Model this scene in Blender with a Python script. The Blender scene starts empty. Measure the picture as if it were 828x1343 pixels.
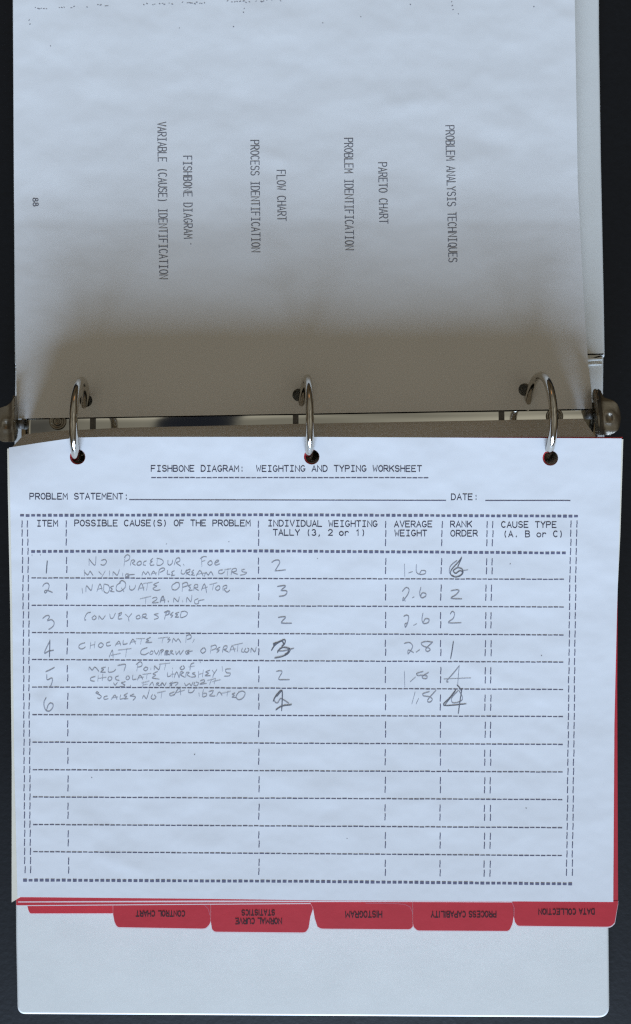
import bpy, bmesh, math, random
from mathutils import Vector, noise

random.seed(7)
S = 0.0254                      # the scene is worked out in inches and built in metres
DCAM = 15.0                     # camera height above the inner face of the covers (inches)
F = 1010.0                      # focal length in photograph pixels
CX, CY = 414.0, 671.5
C = bpy.context.scene.collection

# ------------------------------------------------------------------ camera
cam = bpy.data.cameras.new('camera')
cam.sensor_width = 36.0
cam.lens = 36.0 * F / 1343.0
cam.clip_start = 0.005
cam.clip_end = 50.0
camo = bpy.data.objects.new('camera', cam)
camo.location = (0, 0, DCAM * S)
C.objects.link(camo)
bpy.context.scene.camera = camo

# ------------------------------------------------------------------ view
sc = bpy.context.scene
sc.view_settings.view_transform = 'Standard'
sc.view_settings.look = 'None'
sc.view_settings.exposure = 0.0
sc.view_settings.gamma = 1.0
sc.cycles.use_denoising = False
sc.cycles.use_adaptive_sampling = False
sc.cycles.caustics_reflective = False
sc.cycles.caustics_refractive = False
sc.cycles.sample_clamp_indirect = 2.0
sc.cycles.blur_glossy = 0.6
sc.cycles.filter_width = 1.3

# ------------------------------------------------------------------ world: a dim, warm room
w = bpy.data.worlds.new('World')
sc.world = w
w.use_nodes = True
nt = w.node_tree
nt.nodes.clear()
N = nt.nodes.new
L = nt.links.new
out = N('ShaderNodeOutputWorld')
bg = N('ShaderNodeBackground')
L(bg.outputs[0], out.inputs[0])
bg.inputs[1].default_value = 1.0
tc = N('ShaderNodeTexCoord')
sep = N('ShaderNodeSeparateXYZ')
L(tc.outputs['Generated'], sep.inputs[0])


def wmath(op, a, b=None):
    m = N('ShaderNodeMath')
    m.operation = op
    for i, v in enumerate((a, b)):
        if v is None:
            continue
        if isinstance(v, (int, float)):
            m.inputs[i].default_value = v
        else:
            L(v, m.inputs[i])
    return m.outputs[0]


# the dark outline of whoever stands over the table, and a warm lamp far across the room
zc = wmath('MAXIMUM', sep.outputs[2], 0.05)
sx = wmath('DIVIDE', sep.outputs[0], zc)
mr = N('ShaderNodeMapRange')
mr.interpolation_type = 'SMOOTHSTEP'
L(wmath('ABSOLUTE', wmath('ADD', sx, 0.157)), mr.inputs[0])
mr.inputs[1].default_value = 0.045
mr.inputs[2].default_value = 0.06
mr2 = N('ShaderNodeMapRange')  # second dark band, added to darken reflections at the rail's left end
mr2.interpolation_type = 'SMOOTHSTEP'
L(wmath('ABSOLUTE', wmath('ADD', sx, 0.40)), mr2.inputs[0])
mr2.inputs[1].default_value = 0.05
mr2.inputs[2].default_value = 0.10
mr2.inputs[3].default_value = 0.3
mixp = N('ShaderNodeMix')
mixp.data_type = 'RGBA'
L(wmath('MULTIPLY', mr.outputs[0], mr2.outputs[0]), mixp.inputs[0])
mixp.inputs[6].default_value = (0.012, 0.014, 0.02, 1)
up = N('ShaderNodeMapRange')
up.interpolation_type = 'SMOOTHSTEP'
L(sep.outputs[2], up.inputs[0])
up.inputs[1].default_value = 0.25
up.inputs[2].default_value = 1.0
room = N('ShaderNodeMix')
room.data_type = 'RGBA'
L(up.outputs[0], room.inputs[0])
room.inputs[6].default_value = (0.066, 0.050, 0.030, 1)
room.inputs[7].default_value = (0.33, 0.315, 0.265, 1)
wn = N('ShaderNodeTexNoise')
wn.inputs['Scale'].default_value = 2.6
wn.inputs['Detail'].default_value = 1.0
L(tc.outputs['Generated'], wn.inputs['Vector'])
wr = N('ShaderNodeMapRange')
L(wn.outputs['Fac'], wr.inputs[0])
wr.inputs[1].default_value = 0.38
wr.inputs[2].default_value = 0.60
wr.inputs[3].default_value = 0.6
wr.inputs[4].default_value = 1.3
rm = N('ShaderNodeVectorMath')
rm.operation = 'SCALE'
L(room.outputs[2], rm.inputs[0])
L(wr.outputs[0], rm.inputs['Scale'])
L(rm.outputs[0], mixp.inputs[7])
vd = N('ShaderNodeVectorMath')
vd.operation = 'DOT_PRODUCT'
L(tc.outputs['Generated'], vd.inputs[0])
vd.inputs[1].default_value = Vector((-0.15, 0.80, 0.60)).normalized()
ml = N('ShaderNodeMapRange')
ml.interpolation_type = 'SMOOTHSTEP'
L(vd.outputs['Value'], ml.inputs[0])
ml.inputs[1].default_value = 0.992
ml.inputs[2].default_value = 0.996
mixl = N('ShaderNodeMix')
mixl.data_type = 'RGBA'
L(ml.outputs[0], mixl.inputs[0])
L(mixp.outputs[2], mixl.inputs[6])
mixl.inputs[7].default_value = (0.9, 0.40, 0.12, 1)
L(mixl.outputs[2], bg.inputs[0])

# ------------------------------------------------------------------ the window: one lamp, low, at the foot of the binder
win = bpy.data.lights.new('window_light', 'AREA')
win.shape = 'ELLIPSE'
WD = 400.0
win.size = 2 * WD * math.tan(math.radians(22.0)) * S
zlo, zhi = WD * math.tan(math.radians(4.0)), WD * math.tan(math.radians(27.0))
win.size_y = (zhi - zlo) * S
win.energy = 3460.0
win.color = (0.562, 0.728, 0.985)
wino = bpy.data.objects.new('window_light', win)
wino.location = (0, -WD * S, (zlo + zhi) / 2 * S)
wino.rotation_euler = (math.radians(90), 0, 0)
C.objects.link(wino)


# ------------------------------------------------------------------ materials
def mat(name, col, rough=0.6, metal=0.0, spec=0.5, bump=0.0, bscale=200.0, stretch=None, var=0.0, vscale=3.0, detail=4.0):
    m = bpy.data.materials.new(name)
    m.use_nodes = True
    n = m.node_tree
    b = n.nodes['Principled BSDF']
    b.inputs['Base Color'].default_value = (*col, 1)
    b.inputs['Roughness'].default_value = rough
    b.inputs['Metallic'].default_value = metal
    b.inputs['Specular IOR Level'].default_value = spec
    t = n.nodes.new('ShaderNodeTexCoord')
    mp = n.nodes.new('ShaderNodeMapping')
    n.links.new(t.outputs['Object'], mp.inputs[0])
    mp.inputs['Scale'].default_value = stretch or (1, 1, 1)
    if bump:
        z = n.nodes.new('ShaderNodeTexNoise')
        z.inputs['Scale'].default_value = bscale
        z.inputs['Detail'].default_value = detail
        n.links.new(mp.outputs[0], z.inputs['Vector'])
        bp = n.nodes.new('ShaderNodeBump')
        bp.inputs['Strength'].default_value = 1.0
        bp.inputs['Distance'].default_value = bump * S
        n.links.new(z.outputs['Fac'], bp.inputs['Height'])
        n.links.new(bp.outputs[0], b.inputs['Normal'])
    if var:
        z2 = n.nodes.new('ShaderNodeTexNoise')
        z2.inputs['Scale'].default_value = vscale
        z2.inputs['Detail'].default_value = 6.0
        n.links.new(mp.outputs[0], z2.inputs['Vector'])
        mx = n.nodes.new('ShaderNodeMix')
        mx.data_type = 'RGBA'
        n.links.new(z2.outputs['Fac'], mx.inputs[0])
        mx.inputs[6].default_value = (*[c * (1 - var) for c in col], 1)
        mx.inputs[7].default_value = (*[min(1, c * (1 + var)) for c in col], 1)
        n.links.new(mx.outputs[2], b.inputs['Base Color'])
    return m


M_paper = mat('white_paper', (0.80, 0.80, 0.80), 0.85, spec=0.2, bump=0.007, bscale=70, detail=2.0, var=0.03, vscale=40)
M_paper2 = mat('aged_paper', (0.80, 0.79, 0.765), 0.85, spec=0.2, bump=0.007, bscale=65, detail=2.0, var=0.03, vscale=40)
M_cream = mat('cream_paper', (0.80, 0.74, 0.60), 0.85, spec=0.2, bump=0.004, bscale=90)
M_edges = mat('paper_edges', (0.66, 0.62, 0.55), 0.9, spec=0.1, bump=0.02, bscale=900, stretch=(0.03, 0.15, 1.0), var=0.16, vscale=700)
M_vinyl = mat('white_vinyl', (0.77, 0.77, 0.725), 0.42, spec=0.4, bump=0.002, bscale=120, detail=2.0, var=0.055, vscale=45)
M_red = mat('red_card', (0.54, 0.032, 0.046), 0.42, spec=0.35, bump=0.002, bscale=300, var=0.10, vscale=60)
M_film = mat('red_tab_film', (0.55, 0.032, 0.046), 0.36, spec=0.4, bump=0.002, bscale=220, var=0.12, vscale=70)
M_filmhighlight = mat('tab_edge_highlight', (0.55, 0.12, 0.16), 0.4)
M_core = mat('white_card_core', (0.78, 0.66, 0.66), 0.8)
M_metal = mat('nickel_plate', (0.62, 0.59, 0.53), 0.10, metal=1.0, bump=0.0015, bscale=260)
M_worn = mat('worn_nickel', (0.30, 0.27, 0.22), 0.36, metal=1.0, bump=0.012, bscale=330, var=0.45, vscale=140)
M_rail = mat('rail_nickel', (0.76, 0.75, 0.69), 0.055, metal=1.0, bump=0.001, bscale=120, stretch=(0.2, 1, 1))
M_dark = mat('dark_grey', (0.13, 0.12, 0.105), 0.5)
M_ink = mat('black_ink', (0.055, 0.055, 0.085), 0.8, spec=0.1, var=0.5, vscale=900)
M_ink2 = mat('faded_ink', (0.17, 0.17, 0.19), 0.8, spec=0.1, var=0.45, vscale=900)
M_line = mat('ribbon_ink', (0.125, 0.125, 0.185), 0.8, spec=0.1, var=0.5, vscale=700)
M_line2 = mat('light_ribbon_ink', (0.16, 0.16, 0.23), 0.8, spec=0.1, var=0.4, vscale=700)
M_tabink = mat('tab_ink', (0.030, 0.012, 0.016), 0.6, spec=0.2)
M_pencil = mat('pencil_lead', (0.33, 0.34, 0.385), 0.6, spec=0.3, var=0.35, vscale=1500)
M_pencilb = mat('heavy_pencil_lead', (0.14, 0.145, 0.17), 0.5, spec=0.3, var=0.4, vscale=1500)
M_speck = mat('copier_speck', (0.30, 0.30, 0.33), 0.8)
M_table = mat('black_table', (0.0065, 0.0075, 0.009), 0.50, spec=0.26, bump=0.004, bscale=420, var=0.25, vscale=300)


# ------------------------------------------------------------------ helpers
def tag(o, label=None, cat=None, group=None, kind=None):
    if label: o['label'] = label
    if cat: o['category'] = cat
    if group: o['group'] = group
    if kind: o['kind'] = kind
    return o


def empty(name, loc=(0, 0, 0)):
    o = bpy.data.objects.new(name, None)
    o.empty_display_size = 0.01
    o.location = [c * S for c in loc]
    C.objects.link(o)
    return o


class MB:
    """collects vertices and faces in inches, then links them as one mesh object"""
    def __init__(self):
        self.v, self.f, self.mi = [], [], []

    def vert(self, p):
        self.v.append(tuple(p))
        return len(self.v) - 1

    def face(self, idx, mi=0):
        self.f.append(tuple(idx))
        self.mi.append(mi)

    def build(self, name, mats, parent=None, smooth=False):
        me = bpy.data.meshes.new(name)
        base = Vector((0, 0, 0))
        if parent is not None:
            p = parent
            while p is not None:
                base += Vector(p.location)
                p = p.parent
        me.from_pydata([(a * S - base.x, b * S - base.y, c * S - base.z) for a, b, c in self.v], [], self.f)
        if not isinstance(mats, (list, tuple)):
            mats = [mats]
        for m in mats:
            me.materials.append(m)
        for p, k in zip(me.polygons, self.mi):
            p.material_index = k
            p.use_smooth = smooth
        me.update()
        o = bpy.data.objects.new(name, me)
        C.objects.link(o)
        if parent is not None:
            o.parent = parent
        return o


def recalc(o):
    bm = bmesh.new()
    bm.from_mesh(o.data)
    bmesh.ops.recalc_face_normals(bm, faces=bm.faces)
    bm.to_mesh(o.data)
    bm.free()


def on(px, py, zf, dz=0.0):
    """the point of the surface z = zf(x, y) that lies along one sight line of the photograph"""
    z = 0.5
    for _ in range(7):
        x = (px - CX) * (DCAM - z) / F
        y = (CY - py) * (DCAM - z) / F
        z = zf(x, y) + dz
    return ((px - CX) * (DCAM - z) / F, (CY - py) * (DCAM - z) / F, z)


def flat(z):
    return lambda x, y: z


def lerp(a, b, t):
    return a + (b - a) * t


def pl(pts, t):
    """y of a polyline of (x, y) at x = t, straight beyond the ends"""
    for a, b in zip(pts, pts[1:]):
        if t <= b[0] or b is pts[-1]:
            return lerp(a[1], b[1], (t - a[0]) / (b[0] - a[0]))


def nz(x, y, sc, seed=0.0):
    return noise.noise(Vector((x * sc + seed * 3.1, y * sc - seed * 1.7, seed)))


def crease(x, y, lines):
    h = 0.0
    for x0, y0, x1, y1, wd, amp in lines:
        dx, dy = x1 - x0, y1 - y0
        l2 = dx * dx + dy * dy
        t = max(0.0, min(1.0, ((x - x0) * dx + (y - y0) * dy) / l2))
        d2 = (x - x0 - t * dx) ** 2 + (y - y0 - t * dy) ** 2
        h += amp * math.exp(-d2 / (wd * wd))
    return h


CREASE_LOW = [(-3.95, -6.30, -3.30, -6.55, .13, .005), (-5.0, -3.45, -4.6, -3.15, .12, .005), (2.6, -2.75, 3.5, -3.1, .14, .005),
              (-2.6, -6.0, -1.8, -6.15, .2, .004), (4.2, -0.4, 5.2, -0.9, .25, .006), (-0.9, -4.9, 0.2, -5.1, .22, .005), (1.2, -5.6, 2.0, -5.3, .2, .004)]
CREASE_UP = [(1.5, 7.75, 1.9, 7.85, .16, .007), (3.2, 7.1, 3.6, 7.05, .2, -.007), (2.6, 6.6, 3.1, 6.9, .22, .006), (-1.9, 7.2, -1.2, 7.5, .3, .006),
             (-4.2, 8.2, -3.4, 8.0, .3, .007), (0.2, 9.0, 1.2, 9.2, .3, .006), (-1.1, 6.9, -0.7, 6.8, .14, .006), (4.3, 7.9, 4.9, 7.6, .25, .006)]


# surface of the lower stack (its top sheet) and of the turned pages
def z_low(x, y):
    d = y - 1.37
    z = 1.262 + 0.088 * d + 0.0050 * d * d
    e = max(0.0, min(1.0, (y + 6.6) / 0.9))
    z += e * (0.010 * nz(x, y, 0.45, 1) + 0.0065 * nz(x, y * 1.5, 1.1, 2) + 0.0022 * nz(x, y * 1.6, 3.0, 3)) + crease(x, y, CREASE_LOW)
    # sheets droop at the upper left corner
    t = max(0.0, min(1.0, (-4.0 - x) / 1.6)) * max(0.0, min(1.0, (y - 0.2) / 1.2))
    return z - 0.10 * t * t


def z_up(x, y):
    t = max(0.0, min(1.0, (y - 1.4) / 5.2))
    z = 0.33 - 0.21 * (t * t * (3 - 2 * t)) + 0.045 * max(0.0, y - 5.6)
    return z + 0.012 * nz(x, y, 0.4, 5) + 0.0085 * nz(x * 0.9, y * 1.6, 1.0, 6) + 0.0024 * nz(x, y * 1.5, 3.0, 7) + crease(x, y, CREASE_UP)


# ------------------------------------------------------------------ sheets of paper with punched holes
def sheet(name, top, bottom, left, right, zf, material, parent=None, holes=(), hr=10.3, step=12.0, thick=0.0045,
          dz=0.0, rim=0.0, rim_mi=1, solid=None, bottom_at=None, side_mi=0):
    """top/bottom: polylines (px, py); left/right: polylines (py, px). Laid on z = zf(x, y) + dz"""
    def P(u, v):
        l0, r0 = top[0][0], top[-1][0]
        l1, r1 = bottom[0][0], bottom[-1][0]
        ty = pl(top, lerp(l0, r0, u))
        by = pl(bottom, lerp(l1, r1, u))
        py = lerp(ty, by, v)
        yl = lerp(top[0][1], bottom[0][1], v)
        yr = lerp(top[-1][1], bottom[-1][1], v)
        return (lerp(pl(left, yl), pl(right, yr), u), py)

    def inv(px, py):
        u = v = 0.5
        for _ in range(40):
            a = P(u, v)
            e = 1e-3
            bu, bv = P(u + e, v), P(u, v + e)
            J = ((bu[0] - a[0]) / e, (bv[0] - a[0]) / e, (bu[1] - a[1]) / e, (bv[1] - a[1]) / e)
            det = J[0] * J[3] - J[1] * J[2]
            dx, dy = px - a[0], py - a[1]
            u += 0.8 * (J[3] * dx - J[1] * dy) / det
            v += 0.8 * (-J[2] * dx + J[0] * dy) / det
            u, v = max(0, min(1, u)), max(0, min(1, v))
        return u, v
    W = top[-1][0] - top[0][0]
    H = bottom[0][1] - top[0][1]
    K = 6
    half = 14.0
    hs = [(inv(*h), h) for h in holes]
    vc = sum(h[0][1] for h in hs) / len(hs) if hs else 0

    def lines(n, must, lo=0.0, hi=1.0):
        base = [lo + (hi - lo) * i / n for i in range(n + 1)]
        ranges = [(m[0], m[-1]) for m in must]
        keep = [b for b in base if b in (lo, hi) or all(not (a - 0.3 / n < b < c + 0.3 / n) for a, c in ranges)]
        for m in must:
            keep += m
        return sorted(keep)
    mu = [[h[0][0] + (i - K / 2) / K * 2 * half / W for i in range(K + 1)] for h in hs]
    mv = [[vc + (i - K / 2) / K * 2 * half / H for i in range(K + 1)]] if hs else []
    us = lines(max(2, int(W / step)), mu)
    vs = lines(max(2, int(H / step)), mv)
    if rim:
        vs = vs[:-1] + [1 - rim / H, 1.0]
    mb = MB()
    grid = {}
    pxy = {}

    def add(px, py):
        k = mb.vert(on(px, py, zf, dz))
        pxy[k] = (px, py)
        return k
    skip = set()
    blocks = []
    for (m, h) in zip(mu, hs):
        i0 = us.index(m[0]); j0 = vs.index(mv[0][0])
        blocks.append((i0, j0, h[1]))
        for i in range(i0, i0 + K):
            for j in range(j0, j0 + K):
                skip.add((i, j))

    def inner(i, j):
        return any(b[0] < i < b[0] + K and b[1] < j < b[1] + K for b in blocks)
    for i, u in enumerate(us):
        for j, v in enumerate(vs):
            if not inner(i, j):
                grid[i, j] = add(*P(u, v))
    for i in range(len(us) - 1):
        for j in range(len(vs) - 1):
            if (i, j) not in skip:
                mi = rim_mi if (rim and j == len(vs) - 2) else 0
                mb.face((grid[i, j], grid[i, j + 1], grid[i + 1, j + 1], grid[i + 1, j]), mi)
    rings = []
    for (i0, j0, h) in blocks:
        path = [(i0 + k, j0) for k in range(K)] + [(i0 + K, j0 + k) for k in range(K)] + \
               [(i0 + K - k, j0 + K) for k in range(K)] + [(i0, j0 + K - k) for k in range(K)]
        ring = []
        for q in path:
            p = pxy[grid[q]]
            a = math.atan2(p[1] - h[1], p[0] - h[0])
            ring.append(add(h[0] + hr * math.cos(a), h[1] + hr * math.sin(a)))
        n = len(path)
        for k in range(n):
            mb.face((grid[path[k]], ring[k], ring[(k + 1) % n], grid[path[(k + 1) % n]]))
        rings.append(ring)
    nu, nv = len(us), len(vs)
    border = [(i, 0) for i in range(nu - 1)] + [(nu - 1, j) for j in range(nv - 1)] + \
             [(i, nv - 1) for i in range(nu - 1, 0, -1)] + [(0, j) for j in range(nv - 1, 0, -1)]
    border = [grid[b] for b in border]
    # the under side and the edges
    n0 = len(mb.v)
    for k in range(n0):
        x, y, z = mb.v[k]
        mb.vert(bottom_at(x, y, z) if bottom_at else (x, y, z - thick))
    for f, mi in list(zip(mb.f, mb.mi)):
        mb.face([a + n0 for a in reversed(f)], mi)
    for loop in [border] + rings:          # edges on vertices of their own, so that the faces shade cleanly
        n = len(loop)
        t = [mb.vert(mb.v[k]) for k in loop]
        b = [mb.vert(mb.v[k + n0]) for k in loop]
        for k in range(n):
            mb.face((t[k], b[k], b[(k + 1) % n], t[(k + 1) % n]), side_mi)
    ntop = 2 * n0
    o = mb.build(name, material, parent, smooth=False)
    for p in o.data.polygons:
        if max(p.vertices) < ntop:
            p.use_smooth = True
    return o


# ------------------------------------------------------------------ strokes of ink
class Ink:
    def __init__(self, zf, lift):
        self.zf, self.lift, self.mb, self.k = zf, lift, MB(), 0

    def stroke(self, pts, wd, mi=0, taper=0.0):
        """a ribbon along photograph points, laid on the sheet"""
        q = [pts[0]]
        for p in pts[1:]:
            if math.hypot(p[0] - q[-1][0], p[1] - q[-1][1]) > 0.05:
                q.append(p)
        if len(q) < 2:
            q.append((q[0][0] + 0.6, q[0][1] + 0.3))
        self.k += 1
        dz = self.lift + (self.k % 9) * 0.00012
        n = len(q)
        closed = n > 3 and math.hypot(q[0][0] - q[-1][0], q[0][1] - q[-1][1]) < 0.3
        prev = None
        for i, p in enumerate(q):
            a = q[i - 1] if i else (q[-2] if closed else None)
            b = q[i + 1] if i < n - 1 else (q[1] if closed else None)
            d1 = Vector((p[0] - a[0], p[1] - a[1])).normalized() if a else None
            d2 = Vector((b[0] - p[0], b[1] - p[1])).normalized() if b else None
            if d1 is None: d1 = d2
            if d2 is None: d2 = d1
            t = d1 + d2
            t = t.normalized() if t.length > 1e-4 else d1
            nn = Vector((-t.y, t.x))
            c = max(0.55, abs(nn.dot(Vector((-d1.y, d1.x)))))
            h = wd / 2 / c
            if taper and (i == 0 or i == n - 1):
                h *= 1 - taper
            ext = 0.0
            if not closed and i == 0: ext = -min(wd * 0.35, 0.42)
            if not closed and i == n - 1: ext = min(wd * 0.35, 0.42)
            x, y = p[0] + t.x * ext, p[1] + t.y * ext
            l = self.mb.vert(on(x + nn.x * h, y + nn.y * h, self.zf, dz))
            r = self.mb.vert(on(x - nn.x * h, y - nn.y * h, self.zf, dz))
            if prev:
                self.mb.face((prev[0], prev[1], r, l), mi)
            prev = (l, r)

    def hand(self, x0, y0, s, strokes, wd=1.25, mi=0):
        for st in strokes:
            pts = [(x0 + a / s, y0 + b / s) for a, b in st]
            if len(pts) > 2:
                sm = []
                e = [pts[0]] + pts + [pts[-1]]
                for i in range(1, len(e) - 2):
                    p0, p1, p2, p3 = e[i - 1], e[i], e[i + 1], e[i + 2]
                    for k in range(4):
                        t = k / 4
                        sm.append(tuple(0.5 * (2 * p1[c] + (p2[c] - p0[c]) * t + (2 * p0[c] - 5 * p1[c] + 4 * p2[c] - p3[c]) * t * t +
                                               (3 * p1[c] - p0[c] - 3 * p2[c] + p3[c]) * t ** 3) for c in (0, 1)))
                sm.append(pts[-1])
                pts = sm
            self.stroke(pts, wd * random.uniform(0.88, 1.1), mi, taper=0.35)

    def build(self, name, mats, parent):
        o = self.mb.build(name, mats, parent)
        for p in o.data.polygons:
            if p.normal.z < 0:
                p.flip()
        return o


def arc(cx, cy, rx, ry, a0, a1, n=7):
    return [(cx + rx * math.cos(math.radians(lerp(a0, a1, i / n))), cy + ry * math.sin(math.radians(lerp(a0, a1, i / n)))) for i in range(n + 1)]


# single-stroke typewriter capitals in a 1 x 1 box, y up
G = {
    'A': [[(0, 0), (.5, 1), (1, 0)], [(.18, .34), (.82, .34)]],
    'B': [[(0, 0), (0, 1), (.6, 1)] + arc(.62, .76, .3, .24, 90, -90, 5) + [(.05, .52)], [(.6, .52)] + arc(.64, .26, .36, .26, 90, -90, 5) + [(0, 0)]],
    'C': [arc(.52, .5, .52, .5, 48, 312, 10)],
    'D': [[(0, 0), (0, 1), (.45, 1)] + arc(.45, .5, .53, .5, 80, -80, 7) + [(.45, 0), (0, 0)]],
    'E': [[(.95, 1), (0, 1), (0, 0), (.95, 0)], [(.06, .52), (.75, .52)]],
    'F': [[(.95, 1), (0, 1), (0, 0)], [(.06, .52), (.75, .52)]],
    'G': [arc(.5, .5, .5, .5, 48, 330, 10) + [(.98, .42), (.58, .42)]],
    'H': [[(0, 0), (0, 1)], [(1, 0), (1, 1)], [(.06, .52), (.94, .52)]],
    'I': [[(.5, .06), (.5, .94)], [(.15, 1), (.85, 1)], [(.15, 0), (.85, 0)]],
    'J': [[(.85, 1), (.85, .3)] + arc(.47, .3, .38, .3, 0, -170, 6)],
    'K': [[(0, 0), (0, 1)], [(1, 1), (.06, .42)], [(.36, .62), (1, 0)]],
    'L': [[(0, 1), (0, 0), (.95, 0)]],
    'M': [[(0, 0), (.02, 1), (.5, .38), (.98, 1), (1, 0)]],
    'N': [[(0, 0), (0, 1), (1, 0), (1, 1)]],
    'O': [arc(.5, .5, .5, .5, 90, 450, 14)],
    'P': [[(0, 0), (0, 1), (.6, 1)] + arc(.62, .74, .36, .26, 90, -90, 6) + [(.06, .48)]],
    'Q': [arc(.5, .5, .5, .5, 90, 450, 14), [(.58, .28), (1, -.1)]],
    'R': [[(0, 0), (0, 1), (.6, 1)] + arc(.62, .74, .34, .26, 90, -90, 6) + [(.06, .48)], [(.5, .44), (1, 0)]],
    'S': [arc(.5, .75, .45, .25, 25, 250, 7) + arc(.5, .26, .48, .26, 70, -155, 7)],
    'T': [[(0, 1), (1, 1)], [(.5, .94), (.5, 0)]],
    'U': [[(0, 1), (0, .35)] + arc(.5, .35, .5, .35, 190, 350, 7) + [(1, .35), (1, 1)]],
    'V': [[(0, 1), (.5, 0), (1, 1)]],
    'W': [[(0, 1), (.2, 0), (.5, .62), (.8, 0), (1, 1)]],
    'X': [[(0, 0), (1, 1)], [(0, 1), (1, 0)]],
    'Y': [[(0, 1), (.5, .48), (1, 1)], [(.5, .42), (.5, 0)]],
    'Z': [[(0, 1), (1, 1), (0, 0), (1, 0)]],
    '1': [[(.22, .78), (.55, 1), (.55, 0)]],
    '2': [arc(.5, .7, .46, .3, 165, -30, 7) + [(.02, 0), (1, 0)]],
    '3': [arc(.48, .75, .42, .25, 150, -75, 7), arc(.48, .27, .48, .27, 78, -150, 8)],
    '8': [arc(.5, .76, .38, .24, 90, 450, 12), arc(.5, .26, .48, .26, 90, 450, 12)],
    '(': [arc(1.0, .45, .55, .68, 130, 230, 6)],
    ')': [arc(0.0, .45, .55, .68, 50, -50, 6)],
    ':': [[(.5, .62), (.5, .74)], [(.5, .04), (.5, .18)]],
    ',': [[(.5, .10), (.5, .0), (.34, -.16)]],
    '.': [[(.46, .0), (.54, .12)]],
    'o': [arc(.5, .34, .48, .34, 90, 450, 12)],
    'r': [[(.1, 0), (.1, .68)], arc(.52, .3, .42, .38, 170, 40, 5)],
}


def type_line(ink, txt, x0, y0, x1, y1, cap, gw, wd, mi=0, pitch=None, prop=False):
    """letters from (x0, y0) to (x1, y1) along the baseline; cap = letter height, in photograph pixels"""
    d = Vector((x1 - x0, y1 - y0))
    total = d.length
    d.normalize()
    up = Vector((d.y, -d.x))           # letter tops, with picture y running down
    if prop:
        wds = [{'I': .42, 'M': 1.28, 'W': 1.3, ' ': .62}.get(c, 1.0) for c in txt]
        k = total / sum(wds)
    pos = 0.0
    for i, c in enumerate(txt):
        if prop:
            adv = wds[i] * k
            g = adv * 0.76 if c != 'I' else adv * 0.5
        else:
            adv = pitch or (total + (total / len(txt) - gw)) / len(txt)
            g = gw
        for st in G.get(c, []):
            if prop and c == 'I':
                st = [(0.5, 0), (0.5, 1)]
            pts = []
            jx, jy = random.uniform(-.12, .12), random.uniform(-.12, .12)
            for (a, b) in st:
                p = Vector((x0 + jx, y0 + jy)) + d * (pos + a * g) + up * (b * cap)
                pts.append((p.x, p.y))
            ink.stroke(pts, wd, mi)
            if prop and c == 'I':
                break
        pos += adv


# ------------------------------------------------------------------ the table
mb = MB()
r = 45
q = [mb.vert(p) for p in ((-r, -r, -0.155), (r, -r, -0.155), (r, r, -0.155), (-r, r, -0.155))]
mb.face(q)
q2 = [mb.vert(p) for p in ((-r, -r, -1.2), (r, -r, -1.2), (r, r, -1.2), (-r, r, -1.2))]
mb.face(reversed(q2))
for k in range(4):
    mb.face((q[k], q2[k], q2[(k + 1) % 4], q[(k + 1) % 4]))
tag(mb.build('tabletop', M_table), 'black tabletop under the open white binder', 'table', kind='structure')

# ------------------------------------------------------------------ the binder
binder = empty('ring_binder', (0, 1.65, -0.12))
tag(binder, 'open white three-ring binder lying on the black table', 'binder')


def slab(name, corners, radii, z0, z1, material, parent, bevel=0.066):
    """a cover board from its outline in photograph pixels on the plane z = z1, with rounded corners"""
    pts = [Vector(on(px, py, flat(z1))[:2]) for px, py in corners]
    out_ = []
    n = len(pts)
    for i in range(n):
        p, a, b = pts[i], pts[i - 1], pts[(i + 1) % n]
        rr = radii[i]
        if rr == 0:
            out_.append(p)
            continue
        da, db = (a - p).normalized(), (b - p).normalized()
        for k in range(9):
            t = k / 8
            s, e = p + da * rr, p + db * rr
            out_.append((1 - t) ** 2 * s + 2 * t * (1 - t) * p + t * t * e)
    bm = bmesh.new()
    base = Vector(parent.location)
    vs = [bm.verts.new((v.x * S - base.x, v.y * S - base.y, z1 * S - base.z)) for v in out_]
    f = bm.faces.new(vs)
    bm.normal_update()
    if f.normal.z < 0:
        f.normal_flip()
    ex = bmesh.ops.extrude_face_region(bm, geom=[f])
    low = [v for v in ex['geom'] if isinstance(v, bmesh.types.BMVert)]
    for v in low:
        v.co.z -= (z1 - z0) * S
    bmesh.ops.recalc_face_normals(bm, faces=bm.faces)
    ed = [e for e in bm.edges if all(abs(v.co.z - (z1 * S - base.z)) < 1e-7 for v in e.verts) or
          all(abs(v.co.z - (z0 * S - base.z)) < 1e-7 for v in e.verts)]
    bmesh.ops.bevel(bm, geom=ed, offset=bevel * S, segments=4, profile=0.5, affect='EDGES')
    me = bpy.data.meshes.new(name)
    bm.to_mesh(me)
    bm.free()
    me.materials.append(material)
    for p in me.polygons:
        p.use_smooth = True
    o = bpy.data.objects.new(name, me)
    C.objects.link(o)
    o.parent = parent
    md = o.modifiers.new('weighted', 'WEIGHTED_NORMAL')
    md.keep_sharp = True
    return o


slab('front_cover', [(14.5, -90), (787, -90), (787.2, 40), (789.5, 200), (793.5, 400), (794.5, 468), (18.5, 479), (17, 250), (15.5, 0)],
     [.2, .2, 0, 0, 0, .04, .04, 0, 0], -0.14, 0.0, M_vinyl, binder)
slab('spine', [(19.5, 474), (792.5, 464), (792, 520), (796.5, 645), (17.5, 645)], [.03, .03, 0, .03, .03], -0.138, -0.012, M_vinyl, binder, bevel=0.05)
slab('back_cover', [(17, 636), (797, 636), (799.5, 1210), (800.8, 1336.5), (22, 1331.8), (20, 1230)],
     [.03, .03, 0, .24, .17, 0], -0.14, 0.0, M_vinyl, binder)


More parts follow.
